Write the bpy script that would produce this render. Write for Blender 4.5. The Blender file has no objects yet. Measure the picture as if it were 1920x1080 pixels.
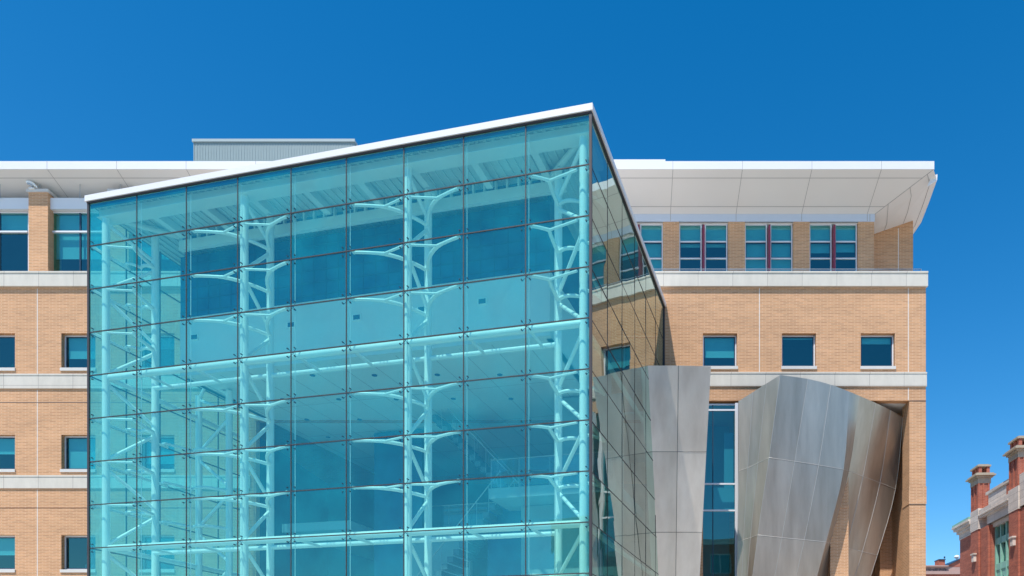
import bpy, math, random
from mathutils import Vector
random.seed(7)
R = math.radians
# ------------------------------------------------------------------ camera, sky, sun
sc = bpy.context.scene
F, CX, HY, ZC = 1433.0, 1180.0, 1295.0, 1.6
cam_d = bpy.data.cameras.new('camera'); cam = bpy.data.objects.new('camera', cam_d)
sc.collection.objects.link(cam); sc.camera = cam
cam.location = (0, 0, ZC); cam.rotation_euler = (R(90), 0, 0)
cam_d.sensor_width = 36; cam_d.lens = F / 1920 * 36
cam_d.shift_x = -(CX - 960) / 1920; cam_d.shift_y = (HY - 540) / 1920
cam_d.clip_end = 3000; cam_d.clip_start = 0.1
SUN = Vector((-.565, -1.0, 2.1)).normalized()
w = bpy.data.worlds.new('World'); sc.world = w; w.use_nodes = True
nt = w.node_tree; bg = nt.nodes['Background']
sky = nt.nodes.new('ShaderNodeTexSky'); sky.sky_type = 'NISHITA'; sky.sun_disc = False
sky.sun_elevation = math.asin(SUN.z); sky.sun_rotation = math.atan2(SUN.x, SUN.y) % (2 * math.pi)
sky.altitude = 300; sky.air_density = 1.0; sky.dust_density = 0.35; sky.ozone_density = 3.0
hs = nt.nodes.new('ShaderNodeHueSaturation'); hs.inputs['Saturation'].default_value = 1.41
hs.inputs['Value'].default_value = 1.22
hs.inputs['Hue'].default_value = 0.496
nt.links.new(sky.outputs[0], hs.inputs['Color']); nt.links.new(hs.outputs[0], bg.inputs[0])
bg.inputs[1].default_value = 0.12
sl = bpy.data.lights.new('sun', 'SUN'); sl.energy = 4.0; sl.angle = R(.5); sl.color = (1, .95, .87)
so = bpy.data.objects.new('sun', sl); sc.collection.objects.link(so)
so.rotation_euler = SUN.to_track_quat('Z', 'Y').to_euler(); so.location = (-20, -20, 60)
sc.view_settings.view_transform = 'Standard'; sc.view_settings.look = 'None'
sc.view_settings.exposure = 0.30; sc.view_settings.gamma = 1
sc.cycles.transparent_max_bounces = 32; sc.cycles.max_bounces = 10
sc.cycles.caustics_reflective = False; sc.cycles.caustics_refractive = False

# ------------------------------------------------------------------ helpers
def PX(px, Y): return (px - CX) * Y / F
def PZ(py, Y): return ZC + (HY - py) * Y / F
def W(px, py, Y): return Vector((PX(px, Y), Y, PZ(py, Y)))

class MB:
    def __init__(s): s.v = []; s.f = []; s.sm = []; s.mi = []
    def add(s, vs, fs, smooth=False, mi=0):
        n = len(s.v); s.v += [tuple(a) for a in vs]
        s.f += [tuple(i + n for i in f) for f in fs]; s.sm += [smooth] * len(fs); s.mi += [mi] * len(fs)
        return s
    def quad(s, a, b, c, d, mi=0): return s.add([a, b, c, d], [(0, 1, 2, 3)], mi=mi)
    def box(s, x0, x1, y0, y1, z0, z1, T=None, mi=0):
        x0, x1 = min(x0, x1), max(x0, x1); z0, z1 = min(z0, z1), max(z0, z1)
        c = [(x0, y0, z0), (x1, y0, z0), (x1, y1, z0), (x0, y1, z0), (x0, y0, z1), (x1, y0, z1), (x1, y1, z1), (x0, y1, z1)]
        if T: c = [T(*p) for p in c]
        return s.add(c, [(0, 3, 2, 1), (4, 5, 6, 7), (0, 1, 5, 4), (1, 2, 6, 5), (2, 3, 7, 6), (3, 0, 4, 7)], mi=mi)
    def prism(s, pts, off, mi=0):
        # pts: polygon of 3D points, off: extrusion vector
        n = len(pts); a = [Vector(p) for p in pts]; b = [p + Vector(off) for p in a]
        return s.add(a + b, [tuple(range(n)), tuple(range(2 * n - 1, n - 1, -1))] + [(i, (i + 1) % n, n + (i + 1) % n, n + i)[::-1] for i in range(n)], mi=mi)
    def tube(s, pts, r, n=12, caps=True):
        pts = [Vector(p) for p in pts]; rings = []
        up = Vector((0, 0, 1))
        for i, p in enumerate(pts):
            d = (pts[min(i + 1, len(pts) - 1)] - pts[max(i - 1, 0)]).normalized()
            a = d.cross(up)
            if a.length < .05: a = d.cross(Vector((1, 0, 0)))
            a.normalize(); b = d.cross(a).normalized()
            rr = r[i] if isinstance(r, (list, tuple)) else r
            rings.append([p + (a * math.cos(t) + b * math.sin(t)) * rr for t in [2 * math.pi * k / n for k in range(n)]])
        vs = [q for ring in rings for q in ring]; fs = []
        for i in range(len(pts) - 1):
            for k in range(n):
                fs.append((i * n + k, i * n + (k + 1) % n, (i + 1) * n + (k + 1) % n, (i + 1) * n + k))
        s.add(vs, fs, True)
        if caps:
            s.add(rings[0], [tuple(range(n))]); s.add(rings[-1], [tuple(range(n - 1, -1, -1))])
        return s
    def wall(s, x0, x1, z0, z1, y, holes, depth=.3, mi=0):
        # vertical wall facing -y with rectangular holes and their reveals
        xs = sorted({x0, x1} | {min(max(h[i], x0), x1) for h in holes for i in (0, 1)})
        zs = sorted({z0, z1} | {min(max(h[i], z0), z1) for h in holes for i in (2, 3)})
        for i in range(len(xs) - 1):
            for j in range(len(zs) - 1):
                cx, cz = (xs[i] + xs[i + 1]) / 2, (zs[j] + zs[j + 1]) / 2
                if any(h[0] < cx < h[1] and h[2] < cz < h[3] for h in holes): continue
                a, b, c, d = xs[i], xs[i + 1], zs[j], zs[j + 1]
                s.quad((a, y, c), (b, y, c), (b, y, d), (a, y, d), mi)
                s.quad((a, y + depth, c), (a, y + depth, d), (b, y + depth, d), (b, y + depth, c), mi)
        for h in holes + [(x0, x1, z0, z1)]:
            a, b, c, d = h; q = y + depth
            s.quad((a, y, c), (a, y, d), (a, q, d), (a, q, c), mi); s.quad((b, y, c), (b, q, c), (b, q, d), (b, y, d), mi)
            s.quad((a, y, c), (a, q, c), (b, q, c), (b, y, c), mi); s.quad((a, y, d), (b, y, d), (b, q, d), (a, q, d), mi)
        return s
    def build(s, name, mat, parent=None, loc=None):
        me = bpy.data.meshes.new(name)
        root = parent
        off = Vector((0, 0, 0))
        if parent is not None: off = Vector(parent.get('_o', (0, 0, 0)))
        if loc is not None: off = Vector(loc)
        me.from_pydata([tuple(Vector(v) - off) for v in s.v], [], s.f); me.update()
        me.polygons.foreach_set('use_smooth', s.sm)
        for m in (mat if isinstance(mat, list) else [mat]): me.materials.append(m)
        me.polygons.foreach_set('material_index', s.mi)
        o = bpy.data.objects.new(name, me); sc.collection.objects.link(o)
        if parent is not None:
            o.parent = parent; o['_o'] = tuple(off)
            if loc is not None:
                po = Vector(parent.get('_o', (0, 0, 0))); o.location = off - po
        elif loc is not None: o.location = loc; o['_o'] = tuple(off)
        return o

def thing(name, label, cat, loc, group=None):
    o = bpy.data.objects.new(name, None); sc.collection.objects.link(o)
    o.location = loc; o['_o'] = tuple(loc); o['label'] = label; o['category'] = cat
    if group: o['group'] = group
    return o
def tag(o, label, cat): o['label'] = label; o['category'] = cat; return o

# ------------------------------------------------------------------ materials
def mat(name, col=(.5, .5, .5), rough=.6, metal=0., spec=.5, noise=0., nscale=3., bump=0., bscale=40.):
    m = bpy.data.materials.new(name); m.use_nodes = True; t = m.node_tree; p = t.nodes['Principled BSDF']
    p.inputs['Base Color'].default_value = (*col, 1); p.inputs['Roughness'].default_value = rough
    p.inputs['Metallic'].default_value = metal; p.inputs['Specular IOR Level'].default_value = spec
    tc = t.nodes.new('ShaderNodeTexCoord')
    if noise:
        n = t.nodes.new('ShaderNodeTexNoise'); n.inputs['Scale'].default_value = nscale; n.inputs['Detail'].default_value = 5
        t.links.new(tc.outputs['Object'], n.inputs['Vector'])
        mx = t.nodes.new('ShaderNodeMix'); mx.data_type = 'RGBA'
        mx.inputs[6].default_value = (*[c * (1 - noise) for c in col], 1); mx.inputs[7].default_value = (*[min(1, c * (1 + noise)) for c in col], 1)
        t.links.new(n.outputs['Fac'], mx.inputs[0]); t.links.new(mx.outputs[2], p.inputs['Base Color'])
    if bump:
        n2 = t.nodes.new('ShaderNodeTexNoise'); n2.inputs['Scale'].default_value = bscale
        t.links.new(tc.outputs['Object'], n2.inputs['Vector'])
        b = t.nodes.new('ShaderNodeBump'); b.inputs['Strength'].default_value = bump; b.inputs['Distance'].default_value = .02
        t.links.new(n2.outputs['Fac'], b.inputs['Height']); t.links.new(b.outputs[0], p.inputs['Normal'])
    return m

def brick(name, c1, c2, mortar, bw=.30, bh=.066, ms=.008, off=.5, blotch=.18, bumpd=.004, nmap=(.6, 2.4, 1)):
    m = bpy.data.materials.new(name); m.use_nodes = True; t = m.node_tree; p = t.nodes['Principled BSDF']
    p.inputs['Roughness'].default_value = .85; p.inputs['Specular IOR Level'].default_value = .25
    g = t.nodes.new('ShaderNodeNewGeometry'); sp = t.nodes.new('ShaderNodeSeparateXYZ'); t.links.new(g.outputs['Position'], sp.inputs[0])
    ad = t.nodes.new('ShaderNodeMath'); ad.operation = 'ADD'; t.links.new(sp.outputs[0], ad.inputs[0]); t.links.new(sp.outputs[1], ad.inputs[1])
    cb = t.nodes.new('ShaderNodeCombineXYZ'); t.links.new(ad.outputs[0], cb.inputs[0]); t.links.new(sp.outputs[2], cb.inputs[1])
    b = t.nodes.new('ShaderNodeTexBrick'); t.links.new(cb.outputs[0], b.inputs['Vector'])
    b.inputs['Color1'].default_value = (*c1, 1); b.inputs['Color2'].default_value = (*c2, 1); b.inputs['Mortar'].default_value = (*mortar, 1)
    b.inputs['Scale'].default_value = 1; b.inputs['Brick Width'].default_value = bw; b.inputs['Row Height'].default_value = bh
    b.inputs['Mortar Size'].default_value = ms; b.inputs['Mortar Smooth'].default_value = .3; b.offset = off; b.inputs['Bias'].default_value = -.1
    n = t.nodes.new('ShaderNodeTexNoise'); n.inputs['Scale'].default_value = 1.1; n.inputs['Detail'].default_value = 7; n.inputs['Roughness'].default_value = .65
    mp = t.nodes.new('ShaderNodeMapping'); mp.inputs['Scale'].default_value = nmap; t.links.new(cb.outputs[0], mp.inputs[0]); t.links.new(mp.outputs[0], n.inputs['Vector'])
    rmp = t.nodes.new('ShaderNodeMapRange'); rmp.inputs[1].default_value = .3; rmp.inputs[2].default_value = .7
    rmp.inputs[3].default_value = 1 - blotch; rmp.inputs[4].default_value = 1 + blotch; t.links.new(n.outputs['Fac'], rmp.inputs[0])
    mul = t.nodes.new('ShaderNodeVectorMath'); mul.operation = 'SCALE'; t.links.new(b.outputs['Color'], mul.inputs[0]); t.links.new(rmp.outputs[0], mul.inputs['Scale'])
    t.links.new(mul.outputs[0], p.inputs['Base Color'])
    bp = t.nodes.new('ShaderNodeBump'); bp.inputs['Distance'].default_value = bumpd; bp.inputs['Strength'].default_value = .5; bp.invert = True
    t.links.new(b.outputs['Fac'], bp.inputs['Height']); t.links.new(bp.outputs[0], p.inputs['Normal'])
    return m

def glass(name, tint, refl, base, frit=0., fritcol=(.4, .9, 1), ior=1.5, gcol=(.9, 1, 1), wob=0., dots=False, transl=False):
    m = bpy.data.materials.new(name); m.use_nodes = True; t = m.node_tree
    for n in list(t.nodes): t.nodes.remove(n)
    out = t.nodes.new('ShaderNodeOutputMaterial'); tr = t.nodes.new('ShaderNodeBsdfTransparent'); tr.inputs[0].default_value = (*tint, 1)
    gl = t.nodes.new('ShaderNodeBsdfGlossy'); gl.inputs['Color'].default_value = (*gcol, 1); gl.inputs['Roughness'].default_value = .0
    fr = t.nodes.new('ShaderNodeFresnel'); fr.inputs[0].default_value = ior
    # use the fresnel of the front side from either side of the sheet
    ma = t.nodes.new('ShaderNodeMath'); ma.operation = 'MULTIPLY_ADD'; ma.use_clamp = True
    ma.inputs[1].default_value = refl; ma.inputs[2].default_value = base
    lw = t.nodes.new('ShaderNodeLayerWeight'); lw.inputs['Blend'].default_value = .5
    # schlick: facing -> (facing)^5
    pw = t.nodes.new('ShaderNodeMath'); pw.operation = 'POWER'; pw.inputs[1].default_value = 3.6
    t.links.new(lw.outputs['Facing'], pw.inputs[0]); t.links.new(pw.outputs[0], ma.inputs[0]); t.nodes.remove(fr)
    m1 = t.nodes.new('ShaderNodeMixShader'); t.links.new(ma.outputs[0], m1.inputs[0]); t.links.new(gl.outputs[0], m1.inputs[2])
    if wob:
        tc = t.nodes.new('ShaderNodeTexCoord'); n2 = t.nodes.new('ShaderNodeTexNoise'); n2.inputs['Scale'].default_value = .45; n2.inputs['Detail'].default_value = 1
        t.links.new(tc.outputs['Object'], n2.inputs['Vector']); b = t.nodes.new('ShaderNodeBump'); b.inputs['Distance'].default_value = wob; b.inputs['Strength'].default_value = 1
        t.links.new(n2.outputs['Fac'], b.inputs['Height']); t.links.new(b.outputs[0], gl.inputs['Normal'])
    if frit:
        df = t.nodes.new('ShaderNodeBsdfTranslucent' if transl else 'ShaderNodeBsdfDiffuse'); df.inputs[0].default_value = (*fritcol, 1)
        m2 = t.nodes.new('ShaderNodeMixShader'); m2.inputs[0].default_value = frit
        if dots:
            g = t.nodes.new('ShaderNodeTexCoord'); n3 = t.nodes.new('ShaderNodeTexNoise'); n3.inputs['Scale'].default_value = 1.2; n3.inputs['Detail'].default_value = 6
            t.links.new(g.outputs['Object'], n3.inputs['Vector']); mr = t.nodes.new('ShaderNodeMapRange')
            mr.inputs[1].default_value = .3; mr.inputs[2].default_value = .7; mr.inputs[3].default_value = frit * .7; mr.inputs[4].default_value = frit * 1.3
            oi = t.nodes.new('ShaderNodeObjectInfo'); rr = t.nodes.new('ShaderNodeMapRange'); rr.inputs[3].default_value = .68; rr.inputs[4].default_value = 1.3
            t.links.new(oi.outputs['Random'], rr.inputs[0]); mm = t.nodes.new('ShaderNodeMath'); mm.operation = 'MULTIPLY'
            t.links.new(n3.outputs['Fac'], mr.inputs[0]); t.links.new(mr.outputs[0], mm.inputs[0]); t.links.new(rr.outputs[0], mm.inputs[1]); t.links.new(mm.outputs[0], m2.inputs[0])
        t.links.new(tr.outputs[0], m2.inputs[1]); t.links.new(df.outputs[0], m2.inputs[2]); t.links.new(m2.outputs[0], m1.inputs[1])
    else: t.links.new(tr.outputs[0], m1.inputs[1])
    t.links.new(m1.outputs[0], out.inputs[0])
    return m

def steel(name, ca, cb_, r0=.26, r1=.46, sx=1.6):
    m = bpy.data.materials.new(name); m.use_nodes = True; t = m.node_tree; p = t.nodes['Principled BSDF']
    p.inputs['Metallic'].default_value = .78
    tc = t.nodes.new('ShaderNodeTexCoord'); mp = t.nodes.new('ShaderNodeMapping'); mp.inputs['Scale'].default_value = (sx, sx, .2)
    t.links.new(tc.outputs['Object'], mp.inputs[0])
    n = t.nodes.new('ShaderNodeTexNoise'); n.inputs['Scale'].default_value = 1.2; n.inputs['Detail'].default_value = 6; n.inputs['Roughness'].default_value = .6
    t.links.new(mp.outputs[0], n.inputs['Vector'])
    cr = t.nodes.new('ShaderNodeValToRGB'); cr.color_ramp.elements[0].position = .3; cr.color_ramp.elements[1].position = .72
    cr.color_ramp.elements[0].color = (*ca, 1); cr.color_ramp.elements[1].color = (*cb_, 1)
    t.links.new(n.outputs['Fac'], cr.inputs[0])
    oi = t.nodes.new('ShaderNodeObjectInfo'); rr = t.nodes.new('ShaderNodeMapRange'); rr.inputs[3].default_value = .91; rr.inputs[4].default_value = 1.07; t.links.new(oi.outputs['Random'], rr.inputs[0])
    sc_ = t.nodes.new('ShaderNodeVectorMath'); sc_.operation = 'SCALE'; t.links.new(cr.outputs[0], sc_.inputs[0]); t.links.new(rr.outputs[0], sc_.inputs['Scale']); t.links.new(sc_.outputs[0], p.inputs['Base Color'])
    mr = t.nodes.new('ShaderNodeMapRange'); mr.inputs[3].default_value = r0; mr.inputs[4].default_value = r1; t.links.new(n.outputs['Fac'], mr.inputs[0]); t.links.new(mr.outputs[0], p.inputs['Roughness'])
    n2 = t.nodes.new('ShaderNodeTexNoise'); n2.inputs['Scale'].default_value = .8; n2.inputs['Detail'].default_value = 2
    t.links.new(tc.outputs['Object'], n2.inputs['Vector'])
    b = t.nodes.new('ShaderNodeBump'); b.inputs['Distance'].default_value = .03; b.inputs['Strength'].default_value = .5
    t.links.new(n2.outputs['Fac'], b.inputs['Height']); t.links.new(b.outputs[0], p.inputs['Normal'])
    return m

M = dict(
    brick=brick('tan_brick', (.65, .335, .165), (.50, .25, .122), (.74, .50, .32), ms=.012, blotch=.10, nmap=(.35, .9, 1)),
    brickred=brick('red_brick', (.50, .15, .09), (.36, .10, .065), (.46, .24, .18), bw=.24, bh=.075),
    stone=brick('pale_stone', (.68, .63, .54), (.64, .59, .505), (.42, .38, .33), bw=1.52, bh=5.0, ms=.012, off=0, blotch=.07, bumpd=.002, nmap=(2.5, .7, 1)),
    oldstone=brick('old_stone', (.76, .68, .60), (.66, .58, .51), (.3, .26, .22), bw=1.1, bh=.5, ms=.01, off=.5, blotch=.15),
    capstone=mat('weathered_cap_stone', (.46, .39, .29), .85, noise=.25, nscale=4),
    sill=mat('sill_stone', (.68, .65, .6), .8, noise=.05),
    panel=mat('white_panel', (.80, .79, .78), .45, noise=.03, nscale=.7),
    soffit=mat('soffit_panel', (.79, .765, .725), .55, noise=.04, nscale=.5),
    skypanel=mat('sky_tinted_panel', (.62, .68, .78), .35, noise=.03),  # blue of shade and reflected sky is put into this panel colour
    dark=mat('dark_joint', (.045, .04, .045), .6), jointline=mat('panel_joint', (.40, .39, .38), .7),
    lightline=mat('light_joint', (.82, .78, .72), .7),
    white=mat('white_steel_paint', (.92, .94, .92), .35),
    frame=mat('white_window_frame', (.78, .79, .82), .4), darkframe=mat('dark_sash', (.02, .05, .09), .4),
    red=mat('maroon_paint', (.26, .035, .07), .45),
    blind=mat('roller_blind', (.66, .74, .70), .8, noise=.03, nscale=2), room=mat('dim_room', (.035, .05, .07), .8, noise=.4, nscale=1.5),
    corr=mat('grey_green_cladding', (.24, .32, .33), .5, noise=.05, nscale=4),
    corrcap=mat('grey_green_cap', (.34, .42, .43), .45), ground=mat('light_concrete', (.50, .48, .44), .85, noise=.12, nscale=.3),
    pave=mat('pavers', (.56, .535, .49), .85, noise=.1, nscale=1.), asphalt=mat('asphalt', (.05, .05, .05), .9, noise=.2, nscale=5),
    steel=steel('reflection_darkened_steel', (.47, .39, .31), (.64, .55, .45), .32, .44), steell=steel('brushed_stainless_steel', (.70, .635, .56), (.90, .835, .75), .32, .44, 1.2), seam=mat('steel_seam', (.62, .59, .54), .45, metal=.6), darkseam=mat('dark_steel_seam', (.2, .19, .18), .5, metal=.8),  # funnel steel is darkened and warmed to stand for dark, brownish reflections
    deck=mat('roof_deck_underside', (.62, .68, .66), .5), beam=mat('painted_roof_beam', (.80, .84, .82), .45),
    bulk=mat('white_plaster', (.84, .86, .84), .8, noise=.02), navy=mat('dark_curtain_wall', (.002, .075, .20), .3, noise=.5, nscale=2.),
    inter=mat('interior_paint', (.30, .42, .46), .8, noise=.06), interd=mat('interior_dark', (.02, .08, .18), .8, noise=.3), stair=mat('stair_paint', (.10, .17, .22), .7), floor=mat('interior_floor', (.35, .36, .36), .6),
    rail=mat('rail_metal', (.45, .48, .5), .35, metal=.7), metalroof=mat('roof_membrane', (.5, .5, .49), .8),
    copper=mat('green_copper', (.28, .56, .46), .6, noise=.18, nscale=3), copperd=mat('deep_green_copper', (.12, .33, .28), .6, noise=.15),
    pink=mat('pink_sandstone', (.50, .33, .28), .85, noise=.12, nscale=5), leaf=mat('leaf_green', (.06, .14, .05), .6), pot=mat('terracotta', (.5, .4, .36), .7),
    g_front=glass('fritted_teal_glass', (.66, 1.0, .93), .5, .13, frit=.15, fritcol=(.02, .62, .66), gcol=(.42, .90, 1), wob=.0, dots=True),
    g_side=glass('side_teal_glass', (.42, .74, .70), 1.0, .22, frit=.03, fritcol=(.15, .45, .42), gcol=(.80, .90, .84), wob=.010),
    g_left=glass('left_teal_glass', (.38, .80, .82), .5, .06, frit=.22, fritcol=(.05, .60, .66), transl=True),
    g_win=glass('window_glass', (.28, .70, .74), .7, .16, gcol=(.45, .95, .88), wob=.004), g_bal=glass('clear_guard_glass', (.80, .88, .90), .6, .10),
)

# ------------------------------------------------------------------ the setting: ground
g = MB().quad((-900, -900, 0), (900, -900, 0), (900, 1200, 0), (-900, 1200, 0)).build('ground', M['ground']); g['kind'] = 'structure'
g = MB().box(-45, 45, -14, 33.2, .0, .12).build('pavement', M['pave']); g['kind'] = 'structure'
g = MB().quad((-300, -26, .004), (300, -26, .004), (300, -14.02, .004), (-300, -14.02, .004)).build('road', M['asphalt']); g['kind'] = 'structure'

# ------------------------------------------------------------------ tan brick building
YW = 33.6
K = YW / F
def fx(px): return (px - CX) * K
def fz(py): return ZC + (HY - py) * K
bld = thing('brick_building', 'tan brick building with cream stone bands, square windows and upswept white roof canopy', 'building', (fx(700), YW, 0))
XL, XR = fx(-420), fx(1736)
wins = []   # (cx, ytop, ybot, blind fraction, label)
for r, (yt, yb) in enumerate(((625, 690), (815, 880), (1003, 1068), (1191, 1256))):
    for c, cx in enumerate((-149, -4, 147, 295)):
        wins.append((cx, yt, yb, (.55, 0., .66, .35, 1., .50, 1., .8, .6, .55, 0., .4, .5, .5, .5, .5)[r * 4 + c]))
for cx, bf in ((1202, .8), (1350, .66), (1498, .05), (1646, .2)): wins.append((cx, 625, 687, bf))
holes = [(fx(cx - 32), fx(cx + 32), fz(yb), fz(yt)) for cx, yt, yb, bf in wins]
rec = (fx(1318), fx(1705), 0.0, fz(751))
atr = (fx(480), fx(1236), 0.0, fz(788))
MB().wall(XL, XR, 0, fz(536), YW, holes + [rec, atr], .35).build('wall', M['brick'], bld)
# stone bands
def band(px0, px1, y0, y1, out, name='stone_band', m='stone', top=.0):
    mb = MB(); a, b, z0, z1 = fx(px0), fx(px1), fz(y1), fz(y0)
    mb.box(a, b, YW - out, YW + .02, z0, z1 - .02)
    if top: mb.box(a, b, YW - out - top, YW + .02, z1 - .02, z1 + .05)
    return mb.build(name, M[m], bld)
band(-420, 1738, 514, 539, .13, 'parapet', top=.03)
band(-420, 172, 704, 729, .06, top=.02); band(-420, 172, 894, 916, .06, top=.02)
band(172, 470, 703.5, 729, .06, top=.02); band(172, 470, 894, 916, .06, top=.02)
band(1240, 1737, 701, 725, .06, top=.02)
for y in (754, 952): MB().box(XL, fx(470), YW - .004, YW + .02, fz(y + 1), fz(y)).build('groove_shade', M['dark'], bld)  # dark strips laid on the brick as the shade of a recess
for px, y0, y1 in ((70, 541, 702), (70, 731, 893), (70, 918, 1300), (1424, 540, 700), (1703, 540, 700), (1703, 727, 750)):
    MB().box(fx(px - .6), fx(px + .6), YW - .003, YW + .02, fz(y1), fz(y0)).build('expansion_joint', M['lightline'], bld)
# square windows
def frame_box(mb, x0, x1, z0, z1, y, w_=.055, d=.08):
    mb.box(x0, x0 + w_, y, y + d, z0, z1); mb.box(x1 - w_, x1, y, y + d, z0, z1)
    mb.box(x0 + w_, x1 - w_, y, y + d, z1 - w_, z1); mb.box(x0 + w_, x1 - w_, y, y + d, z0, z0 + w_)
def blind_mesh(x0, x1, z0, z1, y, frac):
    mb = MB(); zz = z1 - (z1 - z0) * frac
    mb.box(x0, x1, y, y + .012, zz, z1); mb.tube([(x0, y - .004, zz), (x1, y - .004, zz)], .018, 8)
    return mb
for i, (cx, yt, yb, bf) in enumerate(wins):
    x0, x1, z0, z1 = fx(cx - 32), fx(cx + 32), fz(yb), fz(yt); yy = YW + .19
    mb = MB(); frame_box(mb, x0 + .004, x1 - .004, z0 + .004, z1 - .004, yy)
    f = mb.build('window', M['frame'], bld)
    MB().box(x0 - .03, x1 + .03, YW - .05, YW + .16, z0 - .13, z0 + .0).build('sill', M['sill'], f)
    mb = MB(); frame_box(mb, x0 + .06, x1 - .06, z0 + .06, z1 - .06, yy + .03, .04, .03); mb.build('sash', M['darkframe'], f)
    MB().quad((x0 + .05, yy + .04, z0 + .05), (x1 - .05, yy + .04, z0 + .05), (x1 - .05, yy + .04, z1 - .05), (x0 + .05, yy + .04, z1 - .05)).build('pane', M['g_win'], f)
    if bf > 0: blind_mesh(x0 + .09, x1 - .09, z0 + .06, z1 - .06, yy + .12, bf).build('blind', M['blind'], f)
    if bf < .9:   # a pale desk or cabinet back seen low in the room
        mb = MB(); d = random.uniform(.1, .5); mb.box(x0 + .2 + d, x0 + .65 + d, yy + .5, yy + .8, z0 - .3, z0 + random.uniform(.1, .35)); mb.build('cabinet', M['inter'], f)
# dim rooms behind the windows
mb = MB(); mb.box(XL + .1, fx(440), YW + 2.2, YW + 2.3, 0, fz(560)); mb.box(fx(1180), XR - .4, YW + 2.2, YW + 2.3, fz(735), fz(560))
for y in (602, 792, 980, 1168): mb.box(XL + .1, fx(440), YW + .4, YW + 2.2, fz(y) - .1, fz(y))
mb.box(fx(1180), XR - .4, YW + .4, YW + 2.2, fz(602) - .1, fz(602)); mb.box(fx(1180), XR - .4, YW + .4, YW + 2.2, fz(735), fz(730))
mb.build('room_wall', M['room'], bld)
# ---- porch recess under the lintel, right
YB = 38.2
PR = YW + .85
mb = MB()
mb.box(fx(1705) + .002, XR, YW + .35, PR, 0, rec[3])                        # pier body behind the wall face
mb.box(fx(1705) - .02, XR + .02, YW - .02, YW + .83, fz(945), fz(912))
mb.box(XR - .35, XR, PR, YB + .2, 0, fz(536))
mb.build('corner_pier', M['brick'], bld)
mb = MB(); mb.box(fx(1705) + .004, XR - .004, YW - .026, YW - .0, fz(945.8), fz(945)); mb.box(fx(1705), XR, YW - .006, YW, fz(752.5), fz(751)); mb.build('groove_shade', M['dark'], bld)  # dark strips on the pier, painted as recess shade
mb = MB(); mb.box(fx(1557), fx(1591), YW + .0, YW + .72, 0, rec[3] - .003); mb.box(fx(1557) - .02, fx(1591) + .02, YW - .02, YW + .74, fz(953), fz(946))
mb.build('brick_pier', M['brick'], bld)
MB().box(PX(1650, 36.9), PX(1688, 36.9), 36.9, 37.7, 0, 14.3).build('brick_pier', M['brick'], bld)
MB().box(fx(1318), XR - .35, YB, YB + .2, 0, 15.6).build('porch_back_wall', M['brick'], bld)
MB().box(fx(1318), XR - .35, YW + .36, YB, rec[3] + .02, rec[3] + .1).build('porch_ceiling', M['soffit'], bld)
# tall window beside the steel volumes
x0, x1 = fx(1314), fx(1384); yy = YW + .12
mb = MB(); zt = fz(755)
mb.box(x1 - .13, x1, yy - .1, yy + .12, 0, zt); mb.box(x0, x1 - .13, yy, yy + .1, zt - .07, zt)
for y in (767, 906, 956, 1150): mb.box(x0, x1 - .13, yy - .02, yy + .08, fz(y) - .035, fz(y) + .035)
f = mb.build('tall_window', M['frame'], bld)
MB().box(fx(1336.4), fx(1338), yy - .012, yy + .06, 0, zt - .07).build('mullion', M['darkframe'], f)
MB().quad((x0, yy + .03, 0), (x1 - .12, yy + .03, 0), (x1 - .12, yy + .03, zt - .05), (x0, yy + .03, zt - .05)).build('pane', M['g_win'], f)
mb = MB(); mb.box(fx(1338), fx(1380), YW + .55, YW + .7, fz(955), fz(908)); mb.box(fx(1318), x1, YW + 3, YW + 3.1, 0, zt)
mb.box(fx(1362), x1 - .1, YW + .8, YW + .9, fz(905), fz(800)); mb.build('room_wall', M['inter'], f)
# ---- upper storey, right: paired lights between brick pilasters
YU = 35.1
KU = YU / F
ux = lambda p: (p - CX) * KU
uz = lambda p: ZC + (HY - p) * KU
zb, ztop = uz(514), uz(420)
MB().box(fx(1100), ux(1640), YW + .36, YU + 1.6, fz(516) - .3, fz(516)).build('terrace', M['sill'], bld)
groups = [1196 - 46, 1273, 1396, 1517]
gx = [(1152, 1243), (1273, 1364), (1396, 1486), (1517, 1607)]
pil = [(1122, 1152), (1243, 1273), (1365, 1396), (1486.5, 1517), (1607.5, 1637.5)]
for a, b in pil:
    MB().box(ux(a), ux(b), YU - .12, YU + .25, uz(530), uz(417)).build('pilaster', M['brick'], bld)
MB().box(ux(1100), ux(1637.5), YU - .1, YU + .3, uz(420), uz(417.2)).build('lintel', M['soffit'], bld)
bl = [(.9, .3), (1., 1.), (.22, 1., 0.), (.22, 1.), (.2, .2), (1., 1.), (.5, 0.), (.45, 0.)]
lights = [((1., .8), (1., .8)), ((.2, 0.), (.2, 0.)), ((1., 1.), (1., 1.)), ((.55, 0.), (.5, 0.))]
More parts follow.
